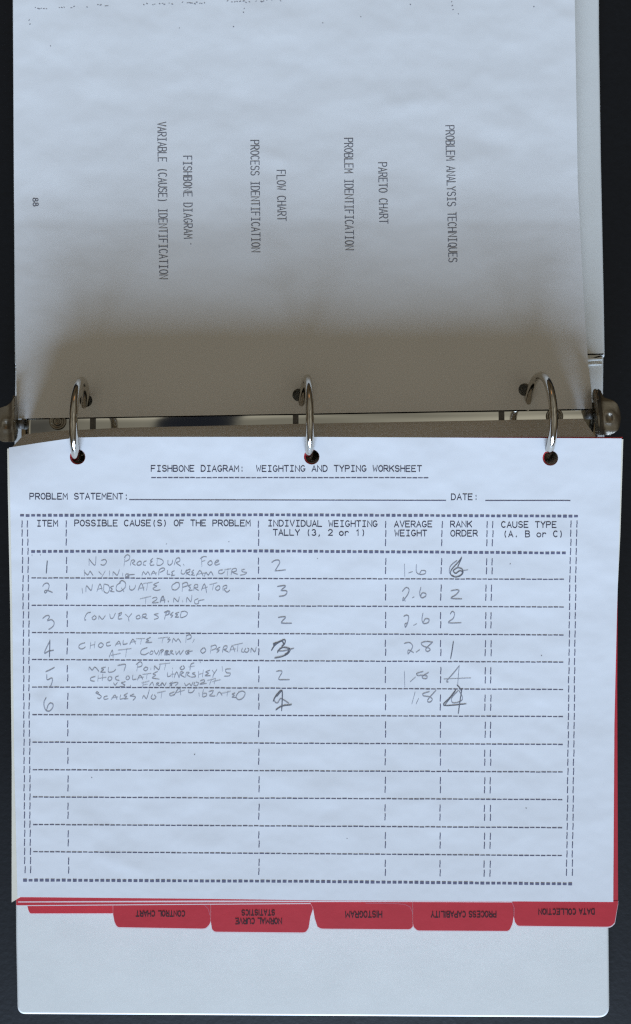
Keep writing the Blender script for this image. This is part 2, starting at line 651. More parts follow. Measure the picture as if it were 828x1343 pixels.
def tube(mb, pts, rad, seg=14, radii=None, cap=True, mi=0):
    prev = None
    first = None
    for i, p in enumerate(pts):
        p = Vector(p)
        a = Vector(pts[max(0, i - 1)])
        b = Vector(pts[min(len(pts) - 1, i + 1)])
        t = (b - a).normalized()
        u = Vector((1, 0, 0))
        if abs(t.dot(u)) > 0.9:
            u = Vector((0, 0, 1))
        n1 = (u - t * u.dot(t)).normalized()
        n2 = t.cross(n1)
        rr = radii[i] if radii else rad
        ring = [mb.vert(p + n1 * (rr * math.cos(k / seg * 2 * math.pi)) + n2 * (rr * math.sin(k / seg * 2 * math.pi))) for k in range(seg)]
        if prev:
            for k in range(seg):
                mb.face((prev[k], prev[(k + 1) % seg], ring[(k + 1) % seg], ring[k]), mi)
        else:
            first = ring
        prev = ring
    if cap:
        mb.face(list(reversed(first)), mi)
        mb.face(prev, mi)


# weld lines of the hinge between front cover and spine
for (xa, ya, xb, yb, rr, zz) in ((20.5, 481.0, 790, 471.2, 0.05, -0.002), (20.5, 486.5, 790, 477.6, 0.036, -0.008)):
    mb = MB()
    A, B = Vector(on(xa, ya, flat(zz))), Vector(on(xb, yb, flat(zz)))
    n = 40
    pts = [A.lerp(B, i / n) for i in range(n + 1)]
    rad = [rr * (0.35 if i in (0, n) else 1.0) * (1 + 0.08 * nz(i * 0.7, 0, 1, 9)) for i in range(n + 1)]
    tube(mb, pts, rr, 12, rad)
    o = mb.build('hinge_weld', M_vinyl, binder, smooth=True)
    recalc(o)

# ring mechanism: arched rail, rivets, dark strips, three rings, two levers
YL, YR = 1.595, 1.735                      # the rail runs slightly askew
XL, XR = -5.62, 5.40


def rail_y(x):
    return lerp(YL, YR, (x - XL) / (XR - XL))


RW, RZ = 0.46, 0.285


def rail_z(d):
    return RZ - 0.03 * abs(d / RW) ** 2 - 0.20 * abs(d / RW) ** 5


mb = MB()
nx, ny = 60, 20
g = {}
for i in range(nx + 1):
    x = lerp(XL, XR, i / nx)
    for j in range(ny + 1):
        d = lerp(-RW, RW, j / ny)
        g[i, j] = mb.vert((x, rail_y(x) + d, rail_z(d) + 0.0012 * nz(x, d, 1.2, 11)))
for i in range(nx):
    for j in range(ny):
        mb.face((g[i, j], g[i + 1, j], g[i + 1, j + 1], g[i, j + 1]))
bot = {}
for i in (0, nx):
    for j in (0, ny):
        x = lerp(XL, XR, i / nx)
        bot[i, j] = mb.vert((x, rail_y(x) + (-RW if j == 0 else RW), 0.0))
mb.face((g[0, 0], *[g[0, j] for j in range(1, ny + 1)], bot[0, ny], bot[0, 0]))
mb.face((bot[nx, 0], bot[nx, ny], *[g[nx, j] for j in range(ny, -1, -1)]))
mb.face((bot[0, 0], bot[nx, 0], *[g[i, 0] for i in range(nx, -1, -1)]))
mb.face((*[g[i, ny] for i in range(nx + 1)], bot[nx, ny], bot[0, ny]))
rail = mb.build('rail', M_rail, binder, smooth=True)
for p in rail.data.polygons:
    if len(p.vertices) > 4 or abs(p.normal.z) < 0.2:
        p.use_smooth = False


def lathe(mb, cx, cy, prof, seg=28):
    prev = None
    for rr, z in prof:
        ring = [mb.vert((cx + rr * math.cos(k / seg * 2 * math.pi), cy + rr * math.sin(k / seg * 2 * math.pi), z)) for k in range(seg)]
        if prev:
            for k in range(seg):
                mb.face((prev[k], prev[(k + 1) % seg], ring[(k + 1) % seg], ring[k]))
        prev = ring
    mb.face(prev)


for px, py in ((75.5, 552.5), (728, 546)):
    x, y, _ = on(px, py, flat(0.31))
    mb = MB()
    lathe(mb, x, y, [(.165, .20), (.165, .295), (.155, .31), (.125, .31), (.115, .285), (.085, .285), (.075, .312), (.05, .315), (.04, .295), (.022, .295), (.016, .308), (.004, .310)])
    o = mb.build('rivet', M_worn, rail, smooth=True)
    recalc(o)
for px, py in ((122, 552), (388, 549), (658, 543)):  # thin dark strips laid just above the rail
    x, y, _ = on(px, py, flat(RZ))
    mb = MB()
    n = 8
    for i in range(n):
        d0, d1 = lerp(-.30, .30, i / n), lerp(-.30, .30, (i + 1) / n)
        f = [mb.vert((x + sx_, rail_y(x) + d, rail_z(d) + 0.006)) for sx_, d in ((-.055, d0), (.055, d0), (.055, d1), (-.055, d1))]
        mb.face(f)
    mb.build('dark_strip', M_dark, rail, smooth=True)

HOLES = [(102, 599), (409, 599), (722, 600.5)]
RING_X = [(99.5, 96.8, 112.0), (406.0, 406.6, 397.0), (720.6, 726.0, 694.0)]      # photograph x at the lower page, the joint, the upper page
for (hx, hy), (xlo, xtop, xft), cyy in zip(HOLES, RING_X, (1.665, 1.71, 1.755)):
    R = 0.73
    z0 = 0.905
    a_lo, a_ft = 180 - math.degrees(math.asin((1.22 - z0) / R)), math.degrees(math.asin((0.34 - z0) / R))

    def wx(px, z):
        return (px - CX) * (DCAM - z) / F
    ca = (a_lo, 90.0, a_ft)
    cv = (wx(xlo, 1.22), wx(xtop, z0 + R), wx(xft, 0.34))
    mb = MB()
    pts, rad = [], []
    n = 108
    for i in range(n + 1):
        ad = lerp(-78, 250, i / n)
        a = math.radians(ad)
        q = max(-60.0, min(190.0, ad))
        x = sum(cv[k] * math.prod((q - ca[m]) / (ca[k] - ca[m]) for m in range(3) if m != k) for k in range(3))
        pts.append((x, cyy + R * math.cos(a), z0 + R * math.sin(a)))
        rad.append(0.062 if abs(ad - 92) < 1.6 else 0.073)
    tube(mb, pts, 0.073, 18, rad)
    o = mb.build('ring', M_metal, binder, smooth=True)
    recalc(o)


def plate(name, rows, height, parent, material, cols=14, thick=0.05):
    mb = MB()
    g = {}
    dense = []
    for a, b in zip(rows, rows[1:]):
        for k in range(3):
            t = k / 3
            dense.append(tuple(lerp(a[c], b[c], t) for c in range(3)))
    dense.append(rows[-1])
    n = len(dense)
    for j, (py, xl, xr) in enumerate(dense):
        for i in range(cols + 1):
            px = lerp(xl, xr, i / cols)
            g[i, j] = mb.vert(on(px, py, lambda x, y: height(px, py)))
    for i in range(cols):
        for j in range(n - 1):
            mb.face((g[i, j], g[i, j + 1], g[i + 1, j + 1], g[i + 1, j]))
    o = mb.build(name, material, parent, smooth=True)
    recalc(o)
    if sum(p.normal.z for p in o.data.polygons) < 0:
        for p in o.data.polygons:
            p.flip()
    md = o.modifiers.new('solid', 'SOLIDIFY')
    md.thickness = thick * S
    md.offset = -1
    md = o.modifiers.new('soft', 'BEVEL')
    md.width = 0.015 * S
    md.segments = 2
    md.limit_method = 'ANGLE'
    return o


def h_right(px, py):
    # a stamped tab: thin upright neck on the left, flat ear with a round dimple on the right
    z = 0.50
    c = 784.5 + 0.09 * (py - 540)
    z += 0.22 * math.exp(-((px - c) / 3.2) ** 2)
    z -= 0.20 * max(0.0, min(1.0, (781 - px) / 4.0))
    dd = math.hypot(px - 799.5, (py - 547.5) * 0.9)
    z += 0.035 * math.exp(-((dd - 6.5) / 2.2) ** 2) - 0.02 * math.exp(-(dd / 3.0) ** 2)
    rim = max(abs(px - 798) / 17.0, abs(py - 546) / 25.0)
    z -= 0.05 * max(0.0, rim - 0.75) / 0.25
    return z


def h_left(px, py):
    z = 0.50
    z += 0.06 * math.exp(-((px - 17) / 4.0) ** 2)
    dd = math.hypot(px - 9, (py - 557) * 0.9)
    z += 0.03 * math.exp(-((dd - 6.5) / 2.4) ** 2) - 0.02 * math.exp(-(dd / 3.0) ** 2)
    z -= 0.12 * max(0.0, min(1.0, (px - 20) / 4.0))
    return z


plate('lever', [(510, 779.5, 785), (512, 778, 788), (516, 777, 790), (521, 777, 792.5), (523.5, 777, 800), (525.5, 777, 805.5), (530, 777, 810), (538, 777.5, 813.5),
                (548, 779, 815), (558, 780, 813.8), (564, 780.3, 811), (568, 781, 806), (570.5, 783, 799)], h_right, binder, M_worn)
plate('lever', [(519, 20.5, 22), (523, 17.5, 22.3), (528, 14, 22.6), (532, 9, 23), (535, 0, 23.3), (539, -6, 23.6), (546, -9, 24), (556, -10, 24.2), (566, -9, 24),
                (573, -6, 23), (577, -1, 21.5), (579.5, 4, 18)], h_left, binder, M_worn)
# short axle that carries each lever at the end of the rail
for px, py in ((774, 543), (27, 556)):
    x, y, _ = on(px, py, flat(.36))
    mb = MB()
    tube(mb, [(x - .05, y, .30), (x + .05, y, .30)], .09, 14)
    recalc(mb.build('lever_pivot', M_dark, rail, smooth=True))

# ------------------------------------------------------------------ turned pages over the front cover
UP_B = [(22, 549), (200, 546), (400, 542.5), (600, 539), (777, 536)]
UP_L = [(-40, 17.2), (0, 17.5), (250, 18.6), (400, 21), (549, 22)]
UP_R = [(-40, 753.5), (0, 754), (240, 758), (400, 766.2), (470, 771), (510, 775.5), (536, 777)]
UPH = [(113, 525.5), (392, 518), (688.5, 511)]
o = sheet('paper_stack', [(18.5, -37), (752, -37)], [(24, 545), (400, 539), (774, 532.5)],
          [(-37, 18.6), (250, 20), (400, 22.4), (545, 24)], [(-37, 752), (240, 756.5), (400, 764), (470, 768.5), (533, 774)], z_up, [M_paper2, M_edges],
          holes=UPH, hr=8.4, step=22, dz=-0.016, bottom_at=lambda x, y, z: (x, y, max(0.01, min(z - 0.02, z - 0.14 * max(0, 1 - (y - 2) / 4) - 0.03))), side_mi=1)
tag(o, 'thin stack of turned pages on the front cover, under the title list page', 'paper stack', kind='stuff')
page = sheet('paper_sheet', [(17.2, -40), (753.5, -40)], UP_B, UP_L, UP_R, z_up, M_paper2, holes=UPH, hr=8.4, step=5)
tag(page, 'turned page with sideways typed titles and a small 88, topmost on the front cover', 'paper sheet')
ink = Ink(z_up, 0.0022)
for txt, xb, y0, xe, y1 in (
        ('PROBLEM ANALYSIS TECHNIQUES', 584.7, 165.2, 588.9, 344.0),
        ('PARETO CHART', 496.5, 213.6, 498.0, 293.3),
        ('PROBLEM IDENTIFICATION', 451.9, 181.7, 453.2, 327.8),
        ('FLOW CHART', 363.3, 223.7, 364.5, 289.8),
        ('PROCESS IDENTIFICATION', 328.8, 184.6, 330.4, 330.5),
        ('FISHBONE DIAGRAM', 240.6, 205.0, 241.6, 312.7),
        ('VARIABLE (CAUSE) IDENTIFICATION', 207.0, 160.5, 209.4, 365.8)):
    type_line(ink, txt, xb, y0, xe, y1, 11.0, 5.0, 1.1)
ink.build('printed_text', M_ink2, page)
ink = Ink(z_up, 0.0022)
type_line(ink, '88', 43.2, 260.0, 43.6, 271.0, 7.0, 4.4, 1.2)
ink.build('page_number', M_ink2, page)
ink = Ink(z_up, 0.0022)
for xa, xb, yy, n in ((45, 62, 11, 6), (77, 98, 9.6, 7), (112, 114, 9.2, 2), (125, 142, 7.6, 6), (188, 228, 5.2, 12), (238, 270, 3.8, 10), (297, 330, 2.4, 8), (335, 372, 1.0, 8)):
    for k in range(n):
        if random.random() < 0.8:
            x = lerp(xa, xb, (k + random.random() * .6) / n)
            y = yy + random.uniform(-1.2, 1.2)
            ink.stroke([(x, y), (x + random.uniform(.8, 2.0), y + random.uniform(-.8, .8))], random.uniform(.7, 1.3))
for x, y in ((39, 32), (38, 27), (319, 16), (320, 12), (593, 8), (594, 13), (601, 18), (700, 9), (473, 22), (423, 30), (235, 37), (306, 35), (538, 6), (592, 3), (250, 320), (66, 60)):
    ink.stroke([(x, y), (x + .9, y + random.uniform(-.9, .9))], random.uniform(.7, 1.2))
ink.build('copier_specks', M_speck, page)

# ------------------------------------------------------------------ the thick lower stack
ST_T = [(13, 590), (50, 583.5), (81, 578.5), (101, 576), (140, 575), (400, 575), (784, 576.5)]
ST_B = [(24, 1172), (410, 1176), (798, 1178)]
ST_L = [(590, 13), (640, 14.5), (800, 17.5), (1000, 20.5), (1172, 24)]
ST_R = [(576.5, 784), (800, 790), (1000, 796), (1178, 798)]


def stack_bottom(zb_front, zb_back, push):
    def f(x, y, z):
        t = max(0.0, min(1.0, (1.37 - y) / 1.3))
        ed = 1 - t
        sh = ed * push(x)
        return (x - (-0.0) * ed, y + sh, lerp(zb_front, zb_back, t))
    return f


def low_front(x):
    return pl([(-5.6, 0.445), (-4.3, 0.27), (0, 0.37), (5.3, 0.50)], x)


# the pages rest on the cover: one mass of sheets, with one more divider inside it
o = sheet('paper_stack', ST_T, ST_B, ST_L, ST_R, z_low, [M_paper, M_edges], holes=HOLES, hr=9.6, step=20, dz=-0.075,
          bottom_at=stack_bottom(0.42, 0.47, low_front), side_mi=1)
tag(o, 'thick stack of pages filling the lower half of the binder, under the red dividers', 'paper stack', kind='stuff')
o = sheet('paper_stack', [(40, 640), (780, 640)], [(30, 1150), (785, 1152)], [(640, 40), (1150, 30)], [(640, 780), (1152, 785)],
          flat(0.42), [M_paper, M_edges], step=40, bottom_at=lambda x, y, z: (x, y, 0.004), side_mi=1)
tag(o, 'lower pages lying directly on the back cover, below the blank stub divider', 'paper stack', kind='stuff')

WS_T = [(11.5, 587), (50, 581), (81, 576.5), (101, 573.8), (140, 573), (400, 573), (815.5, 575)]
WS_B = [(23, 1176.5), (270, 1178.8), (430, 1181), (700, 1182.3), (804.5, 1183)]
WS_L = [(587, 12), (640, 13.2), (800, 16.2), (1000, 19), (1176.5, 23)]
WS_R = [(575, 815.5), (700, 812.5), (800, 809.5), (950, 806), (1183, 804.5)]

# one more sheet just beneath: it shows as a sliver along both sides
under = sheet('paper_sheet', [(9.5, 588.5), (50, 582.5), (81, 578), (101, 575.3), (140, 574.3), (400, 574.3), (817.5, 576)],
              [(16, 1183.5), (21, 1182.5), (24, 1176.5), (270, 1177), (430, 1179), (800, 1179)], [(588.5, 9.7), (640, 10.4), (800, 13.6), (1000, 15.6), (1184, 15.5)],
              [(576, 817.6), (700, 813.8), (800, 809), (1179, 801)], z_low, M_cream, holes=HOLES, hr=10.2, step=12, dz=-0.008)
tag(under, 'cream-edged sheet peeking out along both sides of the typed worksheet', 'paper sheet')

ws = sheet('paper_sheet', WS_T, WS_B, WS_L, WS_R, z_low, M_paper, holes=HOLES, hr=10.3, step=5)
tag(ws, 'typed table worksheet filled in with pencil, topmost on the lower stack', 'paper sheet')

# typed words
ink = Ink(z_low, 0.0022)
CAP, GW, SW = 7.6, 5.5, 1.12


def T(txt, x, base, base2=None, p=7.25):
    n = len(txt)
    x1 = x + n * p
    type_line(ink, txt, x, base, x1, base if base2 is None else base2, CAP, GW, SW, pitch=p)


T('FISHBONE DIAGRAM:  WEIGHTING AND TYPING WORKSHEET', 198.6, 618.4, 618.5, 7.27)
ink.build('title_text', M_ink, ws)
ink = Ink(z_low, 0.0022)
T('PROBLEM STATEMENT:', 39.4, 654.9, 654.9, 7.28)
T('DATE:', 592.3, 655.5, 655.6, 7.4)
ink.build('form_text', M_ink, ws)
ink = Ink(z_low, 0.0022)
T('ITEM', 48.6, 690.4, None, 7.2)
T('POSSIBLE CAUSE(S) OF THE PROBLEM', 98.1, 690.0, 690.0, 7.25)
T('INDIVIDUAL WEIGHTING', 351.8, 690.2, 691.0, 7.25)
T('TALLY (3, 2 or 1)', 358.6, 702.2, 702.6, 7.22)
T('AVERAGE', 517.6, 691.3, None, 7.3)
T('WEIGHT', 518.0, 703.2, None, 7.3)
T('RANK', 591.3, 691.4, None, 7.35)
T('ORDER', 591.3, 703.4, None, 7.4)
T('CAUSE TYPE', 658.0, 692.0, None, 7.38)
T('(A. B or C)', 660.0, 704.3, None, 7.35)
ink.build('heading_text', M_ink, ws)

# typed rules of the table
ink = Ink(z_low, 0.0022)


def dashes(x0, y0, x1, y1, pitch, ln, wd, double=False):
    n = int(round((x1 - x0) / pitch))
    p = (x1 - x0) / n
    for k in range(n):
        xa = x0 + k * p
        ya = lerp(y0, y1, (xa - x0) / (x1 - x0))
        yb = lerp(y0, y1, (xa + ln - x0) / (x1 - x0))
        jy = random.uniform(-.15, .15)
        j2 = random.uniform(0.85, 1.1)
        if double:
            ink.stroke([(xa + .3, ya + jy), (xa + ln - .35, yb + jy)], 3.3 * j2, 1)
        else:
            ink.stroke([(xa, ya + jy), (xa + ln, yb + jy)], wd * j2)


def seg_dashes(pts, *a, **k):
    for (x0, y0), (x1, y1) in zip(pts, pts[1:]):
        dashes(x0, y0, x1, y1, *a, **k)


dashes(199, 626.6, 563.5, 626.7, 7.28, 5.4, 1.25)
ink.stroke([(170 + 8 * k, lerp(655.5, 656.5, k / 52)) for k in range(53)][:52] + [(585, 656.5)], 1.05)
ink.stroke([(637 + 8 * k, 656.6) for k in range(14)] + [(748, 656.8)], 1.05)
seg_dashes([(26.7, 676.2), (340, 675.4), (760.5, 677.2)], 7.27, 4.9, 1.25, double=True)
seg_dashes([(41.2, 723.4), (340, 722.9), (744.5, 725.5)], 7.27, 4.9, 1.25, double=True)
seg_dashes([(30.6, 1154.6), (400, 1156.2), (752.8, 1159.6)], 7.27, 4.9, 1.25, double=True)
RL = [758.2, 794.1, 830.0, 865.3, 901.3, 937.5, 973.6, 1009.7, 1045.5, 1081.6, 1117.2]
RR = [760.0, 796.3, 833.0, 868.7, 904.5, 940.0, 976.6, 1012.8, 1049.0, 1085.8, 1122.5]
for k, (a, b) in enumerate(zip(RL, RR)):
    t = k / 10
    dashes(lerp(41.8, 44.2, t), a, lerp(741.5, 739, t), b, 7.24, 5.2, 1.2)


def tick(x, y):
    jx = random.uniform(-.35, .35)
    ink.stroke([(x + jx + .2, y - 4.0), (x + jx + .3, y - .5)], 1.25)
    ink.stroke([(x + jx, y + .55), (x + jx - .05, y + 4.0)], 1.25)


def colx(pts, y):
    return pl(pts, y)


for pts in ([(687, 28.8), (760, 30.1), (1150, 32.8)], [(687, 36.2), (760, 37.4), (1150, 40.0)],
            [(687, 749.2), (760, 747.6), (1150, 743.2)], [(687, 757.0), (760, 755.2), (1150, 750.6)]):
    for k in range(39):
        y = 687.5 + k * 11.93
        rightish = 3.5 * (k / 38) if pts[0][1] > 700 else 0
        tick(colx(pts, y), y + rightish)
COLS = [[(687, 87.1), (800, 88.1), (1150, 90.1)], [(687, 339.1), (1150, 339.9)], [(687, 506.1), (1150, 505.2)], [(687, 580), (800, 578.2), (1150, 577.3)],
        [(687, 639.2), (800, 637), (1150, 635.2)], [(687, 646.6), (800, 644.4), (1150, 642.7)]]
for pts in COLS:
    fx = (pts[0][1] - 42) / 700
    for k in range(3):
        y = 687.3 + k * 11.9 + fx * 1.2
        tick(colx(pts, y), y)
    tops = [(723.2, 725.4)] + list(zip(RL, RR))
    for a, b in tops:
        y = lerp(a, b, fx)
        for dd in (12.0, 23.8):
            tick(colx(pts, y + dd), y + dd)
ink.build('ruled_lines', [M_line, M_line2], ws)

# pencil writing
ink = Ink(z_low, 0.0034)
PW = 0.82
ink.hand(90, 720, 5.914, [
    [(160, 130), (159, 78)], [(159, 80), (205, 130), (213, 62)], [(255, 92), (282, 85), (295, 104), (276, 128), (250, 124)],
    [(441, 55), (430, 135)], [(432, 70), (455, 48), (475, 60), (470, 85), (440, 100)],
    [(480, 130), (488, 95), (505, 88), (515, 100), (495, 112), (520, 130)], [(545, 100), (530, 120), (545, 130), (565, 120), (560, 100), (545, 100)],
    [(605, 95), (585, 105), (580, 125), (600, 130)], [(655, 75), (635, 95), (650, 100), (632, 115), (640, 130), (665, 125)],
    [(690, 75), (685, 128)], [(685, 75), (725, 85), (735, 110), (710, 130), (685, 128)],
    [(122, 166), (124, 210)], [(124, 182), (150, 205), (165, 178), (175, 185), (190, 208)], [(235, 180), (255, 200)], [(285, 175), (255, 226)],
    [(318, 175), (318, 210)], [(345, 210), (348, 182), (378, 208), (395, 165)], [(420, 190), (420, 212)],
    [(465, 195), (445, 200), (445, 218), (470, 215), (460, 205), (512, 200)], [(570, 212), (580, 180), (600, 200), (615, 180), (630, 205)],
    [(640, 205), (660, 175), (680, 205)], [(645, 195), (685, 188)], [(700, 205), (705, 165), (735, 150), (745, 165), (710, 185)],
    [(105, 310), (110, 345)], [(135, 335), (140, 290), (175, 325), (185, 280)], [(220, 335), (245, 275), (262, 330)], [(225, 315), (262, 308)],
    [(275, 280), (275, 330), (300, 345), (318, 320), (310, 285), (275, 275)], [(350, 290), (325, 300), (340, 315), (325, 330), (355, 335)],
    [(405, 265), (375, 285), (372, 325), (405, 330), (440, 300), (440, 265), (415, 248), (395, 262)], [(410, 305), (430, 335)],
    [(475, 290), (475, 315), (495, 322), (515, 305), (520, 285)], [(540, 325), (565, 270), (585, 325)], [(548, 310), (588, 302)],
    [(580, 272), (650, 262)], [(615, 270), (605, 325)], [(700, 260), (660, 280), (685, 290), (655, 310), (680, 325), (712, 318)],
    [(555, 390), (640, 370)], [(600, 380), (598, 425)], [(650, 385), (680, 378), (685, 395), (650, 420), (700, 418)],
    [(710, 420), (735, 370), (745, 420)], [(715, 405), (750, 400)], [(775, 408), (777, 414)]], PW)
ink.hand(210, 720, 5.914, [
    [(62, 92), (62, 120), (78, 128), (95, 112), (98, 90)], [(110, 126), (128, 78), (152, 74), (152, 98), (126, 110), (160, 135)], [(182, 122), (187, 130)],
    [(322, 66), (325, 136)], [(312, 78), (338, 62), (362, 64)], [(325, 100), (350, 92)], [(387, 95), (370, 115), (386, 130), (405, 118), (400, 98), (387, 95)],
    [(428, 112), (456, 98), (442, 90), (424, 114), (436, 128), (464, 118)],
    [(60, 170), (56, 198), (78, 200)], [(112, 172), (90, 184), (98, 196), (88, 210), (116, 206)], [(168, 165), (165, 192), (188, 196), (205, 166)],
    [(208, 166), (202, 208)], [(206, 172), (232, 160), (228, 182), (206, 190), (234, 206)], [(264, 166), (246, 182), (260, 190), (243, 204), (270, 206)],
    [(282, 212), (310, 170), (335, 212)], [(284, 200), (348, 190)], [(345, 215), (356, 186), (375, 205), (395, 180), (412, 208)],
    [(488, 165), (460, 170), (456, 190), (480, 195), (504, 178)], [(500, 165), (552, 155)], [(528, 160), (522, 206)],
    [(552, 202), (562, 160), (590, 155), (590, 175), (560, 182), (602, 200)], [(658, 160), (634, 166), (642, 180), (672, 186), (656, 200), (622, 206)],
    [(125, 265), (95, 285), (95, 315), (125, 320), (150, 295), (145, 265), (122, 264)], [(177, 268), (172, 332)], [(172, 275), (205, 262), (215, 285), (178, 300)],
    [(242, 280), (220, 290), (236, 305), (224, 325), (252, 322)], [(262, 325), (268, 285), (290, 280), (292, 300), (268, 305), (300, 325)],
    [(322, 322), (345, 275), (362, 342)], [(330, 310), (368, 298)], [(385, 280), (442, 265)], [(415, 275), (408, 320)],
    [(447, 290), (430, 310), (446, 325), (465, 310), (460, 290), (446, 290)], [(490, 325), (490, 295), (515, 285), (518, 305), (498, 315), (520, 338), (542, 322)],
    [(0, 415), (20, 370), (38, 415)], [(5, 402), (38, 398)], [(62, 408), (64, 415)], [(105, 415), (110, 385), (140, 412), (150, 375)], [(175, 405), (177, 414)],
    [(205, 415), (210, 380), (240, 412), (248, 362)], [(297, 388), (270, 400), (272, 426), (300, 425), (300, 405), (344, 396)]], PW)
ink.hand(90, 795, 5.914, [
    [(172, 50), (146, 58), (128, 88), (126, 110), (136, 108)], [(203, 75), (182, 95), (196, 108), (216, 95), (205, 78)], [(235, 106), (238, 80), (262, 105), (286, 76)],
    [(320, 65), (326, 95), (346, 95), (364, 58)], [(400, 55), (385, 100), (415, 100)], [(385, 65), (412, 55), (405, 72), (388, 80)], [(440, 65), (462, 84)],
    [(492, 60), (466, 92), (470, 118)], [(547, 72), (525, 85), (531, 102), (556, 95), (550, 75)], [(570, 102), (576, 70), (602, 65), (598, 85), (575, 88), (612, 100)],
    [(698, 60), (665, 68), (690, 80), (696, 95), (664, 106)], [(745, 106), (760, 45)], [(742, 52), (775, 40), (775, 65), (750, 75)],
    [(128, 288), (90, 300), (80, 325), (105, 335), (132, 320)], [(172, 285), (168, 332)], [(206, 278), (200, 326)], [(170, 308), (205, 300)],
    [(247, 290), (230, 310), (250, 325), (270, 305), (255, 288), (244, 290)], [(322, 280), (295, 290), (300, 312), (328, 306)], [(362, 312), (390, 275), (405, 306)],
    [(368, 298), (404, 292)], [(425, 270), (425, 300), (458, 292)], [(475, 300), (500, 260), (520, 296)], [(480, 285), (524, 275)], [(525, 256), (592, 254)],
    [(566, 255), (560, 296)], [(637, 245), (605, 262), (622, 270), (600, 285), (648, 284)], [(695, 252), (772, 244)], [(735, 250), (725, 286)],
    [(315, 400), (340, 345), (346, 402)], [(330, 385), (402, 370)], [(385, 345), (487, 332)], [(450, 338), (444, 396)],
    [(612, 325), (570, 340), (560, 370), (590, 380), (622, 363)], [(642, 350), (630, 372), (650, 375), (656, 355), (640, 350)], [(664, 345), (682, 376), (702, 344)],
    [(700, 386), (716, 345), (738, 345), (716, 366)], [(745, 382), (755, 350), (776, 354), (755, 368), (788, 380)]], PW)
ink.hand(210, 795, 5.914, [
    [(35, 96), (55, 45)], [(38, 56), (75, 42), (70, 65), (48, 72)], [(102, 50), (80, 70), (100, 75), (84, 92)], [(148, 50), (120, 62), (137, 70), (118, 88), (147, 88)],
    [(166, 45), (160, 90), (200, 80), (213, 55), (190, 42), (163, 48)],
    [(75, 246), (60, 262), (80, 263), (60, 286)], [(95, 286), (105, 255), (125, 275), (142, 257), (162, 286)], [(200, 286), (205, 230)],
    [(203, 232), (235, 225), (241, 250), (210, 262)], [(266, 262), (254, 286)],
    [(8, 382), (14, 345)], [(62, 350), (40, 360), (58, 366), (44, 380), (66, 378)], [(78, 382), (82, 352), (98, 352), (86, 366), (108, 378)], [(122, 352), (128, 378), (150, 352), (157, 378), (182, 345)],
    [(228, 345), (200, 355), (205, 375), (226, 370), (212, 362), (252, 350)],
    [(332, 330), (315, 350), (331, 368), (355, 350), (345, 328), (330, 330)], [(390, 367), (400, 310)], [(393, 316), (430, 305), (436, 330), (400, 345)],
    [(467, 320), (440, 340), (460, 345), (440, 364)], [(485, 362), (495, 318), (520, 312), (516, 335), (495, 340), (532, 360)],
    [(540, 362), (560, 310), (580, 356)], [(545, 342), (587, 334)], [(570, 305), (642, 290)], [(605, 300), (600, 356)], [(640, 330), (632, 355), (652, 360)],
    [(667, 330), (655, 352), (675, 361), (691, 342), (680, 328)], [(705, 362), (710, 330), (735, 358), (747, 322)]], PW)
ink.hand(90, 865, 5.914, [
    [(158, 84), (163, 62), (184, 86), (205, 62), (236, 96)], [(288, 62), (255, 72), (272, 82), (250, 100), (288, 102)], [(310, 65), (310, 100), (345, 98), (367, 80)],
    [(382, 50), (442, 42), (430, 92)], [(530, 92), (540, 30)], [(524, 42), (555, 20), (571, 35), (565, 55), (535, 62)],
    [(602, 60), (582, 78), (600, 90), (616, 72), (600, 60)], [(640, 70), (638, 82)], [(665, 82), (668, 55), (700, 82), (711, 45)], [(703, 40), (788, 30)], [(755, 35), (745, 82)],
    [(806, 70), (809, 75)],
    [(208, 135), (175, 145), (172, 165), (202, 172)], [(230, 130), (228, 172)], [(266, 120), (262, 166)], [(230, 150), (292, 140)],
    [(317, 135), (305, 155), (320, 168), (338, 150), (325, 135)], [(388, 130), (365, 140), (368, 158), (394, 166)], [(457, 130), (445, 150), (460, 160), (475, 145), (462, 130)],
    [(500, 125), (498, 158), (527, 155)], [(535, 162), (555, 125), (576, 156)], [(540, 145), (582, 140)], [(575, 118), (642, 110)], [(610, 115), (605, 152)],
    [(692, 95), (655, 115), (676, 125), (650, 146), (704, 154)],
    [(350, 185), (362, 202), (380, 180)], [(442, 175), (410, 185), (437, 200), (425, 212), (398, 212)], [(480, 204), (484, 209)], [(575, 217), (580, 180)], [(568, 186), (627, 170)],
    [(578, 200), (612, 195)], [(628, 206), (650, 180), (660, 206)], [(680, 206), (684, 186), (700, 186), (688, 196), (706, 206)], [(722, 206), (726, 182), (744, 205), (758, 182)],
    [(800, 182), (784, 190), (802, 198), (784, 208)],
    [(236, 264), (224, 254), (212, 262), (238, 276), (255, 290), (240, 306), (224, 300)], [(303, 285), (275, 295), (280, 312), (308, 306)], [(332, 312), (360, 280), (376, 312)],
    [(338, 300), (382, 294)], [(405, 280), (400, 310), (428, 304)], [(458, 265), (430, 282), (452, 290), (430, 308), (462, 306)], [(508, 270), (478, 285), (506, 288), (520, 297), (500, 320)],
    [(573, 304), (585, 284), (606, 306), (627, 238)], [(652, 275), (640, 300), (660, 312), (679, 295), (665, 278)], [(688, 262), (752, 248)], [(725, 255), (718, 302)]], PW)
